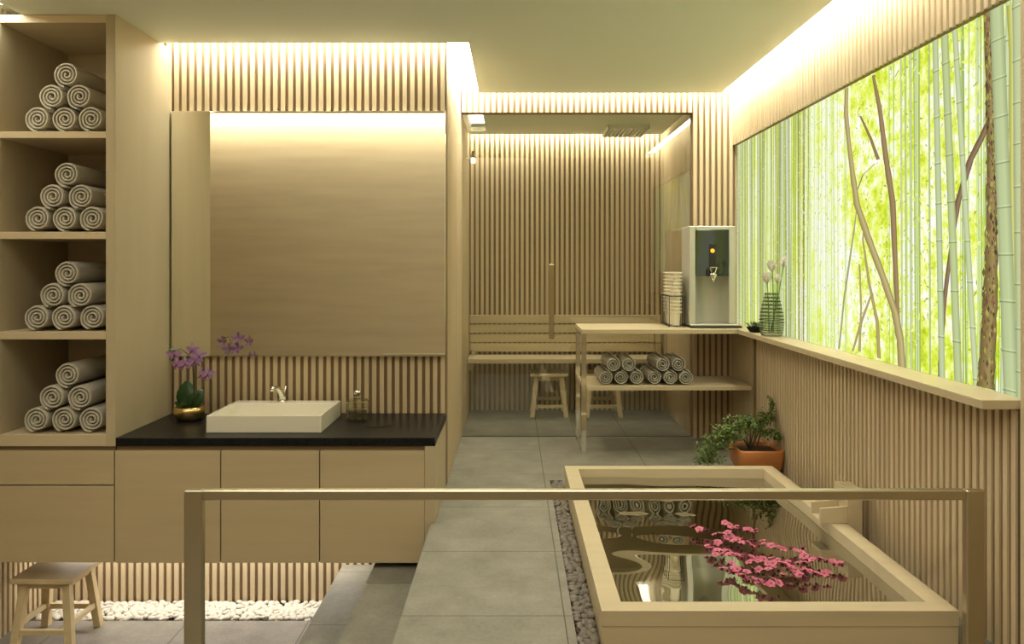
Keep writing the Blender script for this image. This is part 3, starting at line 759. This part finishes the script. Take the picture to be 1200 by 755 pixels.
for pile, xs5 in (('left', (709.5, 727.7, 745.9, 718.3, 736.2)), ('right', (767, 785.2, 803.4, 776.3, 794.5))):
    nm5 = ['left one of the bottom three', 'middle one of the bottom three', 'right one of the bottom three', 'left one on top', 'right one on top']
    for i, px_ in enumerate(xs5):
        x = (px_-VX)*5.49/F; z = zs_+R2+.001+(0 if i < 3 else .0905); y = 5.485+random.uniform(-.008, .012)
        if i >= 3: y -= .01
        rot = (0, random.uniform(-.2, .2), random.uniform(.00, .03)); lab = 'rolled towel in the %s pile under the counter, %s' % (pile, nm5[i])
        if k < 2: o = pr2[k]; o.location = (x, y, z); o.rotation_euler = rot; o['label'] = lab
        else: o = dup(pr2[k % 2], (x, y, z), rot, lab)
        o['category'] = 'towel'; o['group'] = 'rolled towels on the lower shelf'; k += 1

# cup rack
cx0, cx1 = 1.106, 1.208; cyf = 5.655; cw = (cx1-cx0)
t = thing('cup_rack', 'black wire rack holding stacks of white cups on the counter', 'rack', ((cx0+cx1)/2, 5.80, zk))
for k in range(5):
    y = cyf+k*.078; m = M(); r = .0022
    pts = [(cx0-.004, y, zk+.008), (cx0-.004, y, zk+.215), (cx1+.004, y, zk+.215), (cx1+.004, y, zk+.008)]
    m.tube(pts[:2], r*1.3, 6); m.tube(pts[1:3], r*1.3, 6); m.tube(pts[2:], r*1.3, 6); m.tube([pts[0], pts[3]], r, 6); obj('wire_loop', m, BLACKM, t)
m = M()
for xx in (cx0-.004, (cx0+cx1)/2, cx1+.004): m.tube([(xx, cyf-.004, zk+.006), (xx, cyf+.316, zk+.006)], .0026, 6)
obj('base_wire', m, BLACKM, t)
for sx in (cx0-.004, cx1+.004):
    for yy in (cyf, cyf+.312):
        m = M(); m.tube([(sx, yy, zk+.0003), (sx, yy, zk+.008)], .005, 8); obj('foot', m, BLACKM, t)
rc = .0375
m = M(); m.lathe([(rc*.70, 0), (rc*.82, .089), (rc*1.16, .091), (rc*1.14, .099), (rc*.98, .097), (rc*.86, .088), (rc*.62, .003)], (0, 0, 0), 22)
cup0 = obj('paper_cup', m, PAPER, smooth=False, origin=(0, 0, 0)); k = 0
stn = ['front stack', 'second stack from the front', 'third stack from the front', 'rearmost stack']
for s in range(4):
    y = cyf+.039+s*.078
    for i in range(12):
        loc = ((cx0+cx1)/2, y, zk+.0095+i*.0252); wh = 'bottom one' if i == 0 else ('topmost one' if i == 11 else 'nested')
        lab = 'white paper cup, %s in the rack\'s %s' % (wh, stn[s])
        if k == 0: o = cup0; o.location = loc
        else: o = dup(cup0, loc)
        tag(o, lab, 'cup', 'white cups in the '+stn[s]); k += 1

# water dispenser
dx0, dx1, dy0, dy1 = 1.235, 1.556, 5.612, 5.865; dz0 = zk+.001; dzt = zk+.71
t = thing('water_dispenser', 'tall silver water dispenser with dark glossy front panel on the counter', 'water dispenser', ((dx0+dx1)/2, 5.74, zk))
a0, a1 = dx0+.044, dx1-.044; zb, zd0, zd1 = dz0+.025, 1.218, 1.541
m = M(); m.bbox(dx0, a0, dy0, dy1, zb, dzt, .004); m.bbox(a1, dx1, dy0, dy1, zb, dzt, .004); m.bbox(a0, a1, dy0, dy1, zd1, dzt, .004)
m.box(a0, a1, dy1-.03, dy1-.001, zb, zd1); m.box(a0, a1, dy0+.01, dy1-.03, zd0, zd1); obj('casing', m, STEEL, t)
m = M(); vs = []; fs = []; n = 20
for i in range(n+1):
    a = PI*i/n; x = (a0+a1)/2-math.cos(a)*(a1-a0)/2; y = dy0+.012+math.sin(a)*.16
    vs += [(x, y, zb), (x, y, zd0)]
for i in range(n): fs.append((2*i, 2*i+2, 2*i+3, 2*i+1))
m.add(vs, fs); obj('dispensing_recess', m, STEEL, t, True)
PANEL = plain('panel_glass', (.015, .02, .012), .05); PANEL.node_tree.nodes['Principled BSDF'].inputs['Coat Weight'].default_value = 1
m = M(); m.bbox(a0+.001, a1-.001, dy0-.003, dy0+.009, zd0, zd1, .001); dp = obj('display_panel', m, PANEL, t)
xm = (834.7-VX)*dy0/F
m = M(); m.bbox(xm-.024, xm+.024, dy0-.006, dy0-.0032, CH-(313-VY)*dy0/F, CH-(286-VY)*dy0/F, .001); obj('control_strip', m, BLACKM, t)
m = M(); m.tube([(xm, dy0-.0062, CH-(294-VY)*dy0/F), (xm, dy0-.010, CH-(294-VY)*dy0/F)], .0145, 24); obj('button', m, ORANGE, t)
z3 = CH-(313.5-VY)*dy0/F
m = M(); L_ = [(xm-.024, dy0-.03, z3), (xm+.024, dy0-.03, z3), (xm+.008, dy0-.03, z3-.05), (xm-.008, dy0-.03, z3-.05), (xm-.024, dy0-.03, z3)]
for i in range(4): m.tube(L_[i:i+2], .004, 8)
m.tube([(xm, dy0-.03, z3-.045), (xm, dy0-.003, z3-.045)], .006, 8); obj('lever', m, CHROME, t)
m = M(); m.lathe([(.002, -.062), (.010, -.045), (.026, -.010), (.026, 0), (.012, .004)], (xm, dy0-.028, z3-.044), 20); obj('spout', m, CHROME, t, True)
m = M(); m.box(xm-.040, xm-.026, dy0-.022, dy0-.003, z3-.062, z3-.012); m.box(xm+.026, xm+.040, dy0-.022, dy0-.003, z3-.062, z3-.012); obj('spout_guard', m, BLACKM, t)
m = M(); m.bbox(dx0-.004, dx1+.03, dy0-.065, dy1, dz0, dz0+.014, .003); obj('drip_tray', m, BLACKM, t)
m = M(); m.bbox(dx0-.002, dx1+.02, dy0-.055, dy1-.002, dz0+.0142, dz0+.0245, .003); obj('base_plate', m, STEEL, t)

# vase and flowers
vx, vy = 1.590, 4.93
t = thing('ringed_vase', 'clear glass vase with dark horizontal rings on the ledge', 'vase', (vx, vy, zk))
prof = [(.052, .001), (.064, .012), (.070, .05), (.072, .09), (.068, .14), (.058, .19), (.047, .235), (.038, .268)]
m = M(); m.lathe(prof, (vx, vy, zk), 32, cap=False); obj('glass_body', m, VGLASS, t, True)
def pr_(z):
    for (r0, z0_), (r1, z1_) in zip(prof, prof[1:]):
        if z0_ <= z <= z1_: return r0+(r1-r0)*(z-z0_)/(z1_-z0_)
    return prof[-1][0]
RING = plain('dark_glass_ring', (.03, .045, .03), .12)
zz = .008; st = .0085
while zz < .27:
    m = M(); m.torus((vx, vy, zk+zz), pr_(zz)+.002, .0028 if zz > .07 else .0016, 32, 6); obj('ring', m, RING, t, True)
    st = min(.0225, st*1.12); zz += st
def cut_flower(base, head, r, lab, tilt=.0, openf=True):
    t = thing('cut_flower', lab, 'flower', base, 'flowers in the ringed vase')
    b = Vector(base); h = Vector(head); mid = (b+h)/2+Vector((.004, 0, .0))
    m = M(); m.tube([b, mid, h], .0042, 8); obj('stem', m, plain('fresh_stem', (.20, .36, .05), .5) if 'fresh_stem' not in bpy.data.materials else bpy.data.materials['fresh_stem'], t, True)
    m = M(); d = (h-mid).normalized()
    for k in range(7):
        a = 2*PI*k/7; rr = Vector((math.cos(a), math.sin(a), 0)); m.leaf(h-d*.004, d*.9+rr*(.75 if openf else .35), -rr+d*.3, r*2.2, r*2.0, -.35, 4)
    for k in range(5):
        a = 2*PI*k/5+.4; rr = Vector((math.cos(a), math.sin(a), 0)); m.leaf(h, d+rr*.25, -rr, r*1.8, r*1.4, -.2, 3)
    obj('bloom', m, WHITEP, t, True)
def vb(dx, dy): return (vx+dx, vy+dy, zk+.02)
cut_flower(vb(.012, 0), P(905, 317, 4.92), .030, 'tallest white flower on the left in the ringed vase')
cut_flower(vb(-.012, .01), P(899, 331, 4.94), .030, 'lower white flower leaning left in the ringed vase')
cut_flower(vb(.0, -.01), P(911, 330, 4.93), .022, 'small white bud in the middle of the ringed vase', openf=False)
cut_flower(vb(-.006, 0), P(918, 312, 4.92), .026, 'white flower leaning right in the ringed vase', openf=False)
# little plant in black dish
bx, by = 1.578, 5.22
t = thing('dish_plant', 'tiny green plant in a black angular dish beside the vase', 'plant', (bx, by, zk))
m = M(); m.lathe([(.035, .001), (.060, .034), (.055, .036), (.045, .026)], (bx, by, zk), 6); obj('dish', m, BLACKG, t)
m = M()
for _ in range(130):
    a = random.uniform(0, 6.28); r = random.uniform(0, .045); m.leaf((bx+r*math.cos(a), by+r*math.sin(a), zk+.03+random.uniform(0, .03)), (math.cos(a), math.sin(a), random.uniform(0, 1.2)), (0, 0, 1), random.uniform(.015, .03), .009, .2, 2)
obj('foliage', m, LEAF, t)
m = M(); m.tube([(bx-.02, by, zk+.03), (bx-.05, by-.01, zk+.05), (bx-.075, by-.01, zk+.068)], [.004, .003, .001], 6); obj('twig', m, STEMB, t)

# ------------------------------------------------------------------ terracotta pot plant
pxc, pyc = 1.502, 4.955
t = thing('potted_shrub', 'sprawling green shrub in a square terracotta pot behind the tub', 'potted plant', (pxc, pyc, 0))
def rsq(h, z, n=32, p=8):
    return [(pxc+h*math.copysign(abs(math.cos(a))**(2/p), math.cos(a)), pyc+h*math.copysign(abs(math.sin(a))**(2/p), math.sin(a)), z) for a in (2*PI*i/n for i in range(n))]
m = M(); prs = [(.085, .001), (.105, .012), (.130, .07), (.140, .13), (.1395, .168), (.136, .177), (.127, .175), (.123, .150)]
vs = []; fs = []; n = 32
for h, z in prs: vs += rsq(h, z)
for k in range(len(prs)-1):
    for i in range(n): fs.append((k*n+i, k*n+(i+1)%n, (k+1)*n+(i+1)%n, (k+1)*n+i))
fs.append(tuple(range(n-1,-1,-1))); m.add(vs, fs); obj('pot', m, TERRA, t, True)
m = M(); v = rsq(.124, .152); m.add(v, [tuple(range(32))]); obj('soil', m, SOIL, t)
def branch(pts, rad, nl, ls=.022):
    pts = [q if isinstance(q, Vector) else P(*q) for q in pts]
    m = M(); m.tube(pts, [.004*(1-i/len(pts))+.001 for i in range(len(pts))], 6); b = obj('branch', m, STEMB, t, True)
    m = M()
    for _ in range(nl):
        u = random.uniform(.25, 1)**.8*(len(pts)-1); a = min(int(u), len(pts)-2); f = u-a
        p = pts[a]*(1-f)+pts[a+1]*f+Vector((random.gauss(0, rad), random.gauss(0, rad*.8), random.gauss(0, rad*.55)))
        p.x = min(p.x, 1.615)
        m.leaf(p, (random.uniform(-1, 1), random.uniform(-1, 1), random.uniform(-.4, .8)), (random.uniform(-.4,.4), random.uniform(-.6, .2), 1), ls*random.uniform(.7, 1.3), ls*.55, .2, 2)
    sub('foliage', m, LEAF, b)
sb = Vector((pxc-.04, pyc, .15))
branch([sb, (866, 503, 4.95), (850, 508, 4.92), (838, 522, 4.90), (828, 530, 4.88)], .040, 380)
branch([sb, (872, 500, 4.95), (855, 506, 4.93), (845, 516, 4.92)], .050, 420)
branch([sb, (884, 498, 5.0), (892, 492, 5.0), (905, 487, 4.98)], .038, 340)
branch([sb, (890, 505, 4.95), (904, 508, 4.90), (921, 512, 4.86)], .026, 260)
branch([sb, (880, 500, 5.0), (868, 496, 5.0), (878, 494, 5.0)], .040, 260)
branch([Vector((pxc-.04, pyc+.02, .15)), (838, 525, 4.89), (830, 535, 4.88), (823, 541, 4.86), (838, 540, 4.86)], .032, 260)
branch([Vector((pxc, pyc, .15)), (896, 490, 5.02), (904, 482, 5.0), (906, 478, 5.0), (908, 474, 5.0), (902, 465, 5.0)], .009, 70, .02)

# ------------------------------------------------------------------ sauna: glass, bench, fittings
GY = 6.055
t = thing('glass_door', 'frameless clear glass sauna door with tall metal handle', 'door', (-.02, GY, .005))
m = M(); m.box(-.382, .339, GY, GY+.008, .004, 2.434); obj('pane', m, GLASS, t)
m = M(); xh = (646-VX)*GY/F; m.bbox(xh-.019, xh+.019, GY-.045, GY-.030, CH-(396.5-VY)*GY/F, CH, .002)
m.box(xh-.01, xh+.01, GY-.030, GY, 1.22, 1.24); m.box(xh-.01, xh+.01, GY-.030, GY, .80, .82); obj('handle', m, plain('handle_metal', (.62, .55, .38), .2, 1), t)
m = M(); m.box(.343, 1.343, GY, GY+.008, .004, 2.434); tag(obj('glass_partition', m, GLASS), 'fixed clear glass panel beside the sauna door, behind the counter', 'glass panel')
m = M(); m.box(-.385, 1.345, GY-.004, GY+.012, 0.0, .003); tag(obj('floor_channel', m, BLACKM), 'thin dark metal floor channel under the sauna glass', 'channel')
t = thing('sauna_bench', 'wide wooden sauna bench with slatted backrest along the rear wall', 'bench', (.48, 6.95, 0))
m = M(); m.bbox(-.383, 1.315, 6.76, 7.10, .463, .502, .003); obj('seat', m, W_PANEL, t)
yb = 7.10
for a, b in ((369.4, 379.2), (380.4, 390.2), (391.6, 401.2), (402.3, 412.3)):
    m = M(); m.bbox(-.383, 1.315, yb, yb+.024, CH-(b-VY)*yb/F, CH-(a-VY)*yb/F, .002); obj('backrest_board', m, W_PANEL, t)
for xx in (-.36, 1.27):
    m = M(); m.box(xx, xx+.035, yb-.02, yb, .502, .60); obj('bracket', m, W_PANEL, t)
m = M(); m.box(-.383, -.34, 6.80, 7.10, .40, .463); obj('support_rail', m, W_PANEL, t)
m = M(); m.box(1.272, 1.315, 6.80, 7.10, .40, .463); obj('support_rail', m, W_PANEL, t)
# ceiling vent with fins
t = thing('ceiling_vent', 'slatted white vent set in the sauna ceiling', 'vent', (.94, 6.75, 2.437))
m = M(); m.box(.775, 1.115, 6.52, 6.535, 2.405, 2.4375); m.box(.775, 1.115, 6.95, 6.965, 2.405, 2.4375); m.box(.775, .787, 6.52, 6.965, 2.405, 2.4375); m.box(1.103, 1.115, 6.52, 6.965, 2.405, 2.4375); obj('frame', m, WHITEM, t)
for k in range(9):
    m = M(); xx = .800+k*.034; m.box(xx, xx+.014, 6.535, 6.95, 2.408, 2.437); obj('fin', m, WHITEM, t)
lx, ly = (554.5-VX)*6.6/F, 6.6; lz = CH+(310-187)*6.6/F
t = thing('wall_lamp', 'small glowing wall lamp on the left sauna wall', 'lamp', (-.385, ly, lz))
m = M(); m.box(-.388, lx, ly-.008, ly+.008, lz+.01, lz+.022); obj('bracket', m, BRONZE, t)
m = M(); m.lathe([(.014, .012), (.018, .03), (.010, .07)], (lx, ly, lz), 14); obj('lamp_holder', m, BRONZE, t, True)
m = M(); m.bbox(lx-.017, lx+.017, ly-.017, ly+.017, lz-.03, lz+.012, .004); obj('bulb', m, LAMPW, t)
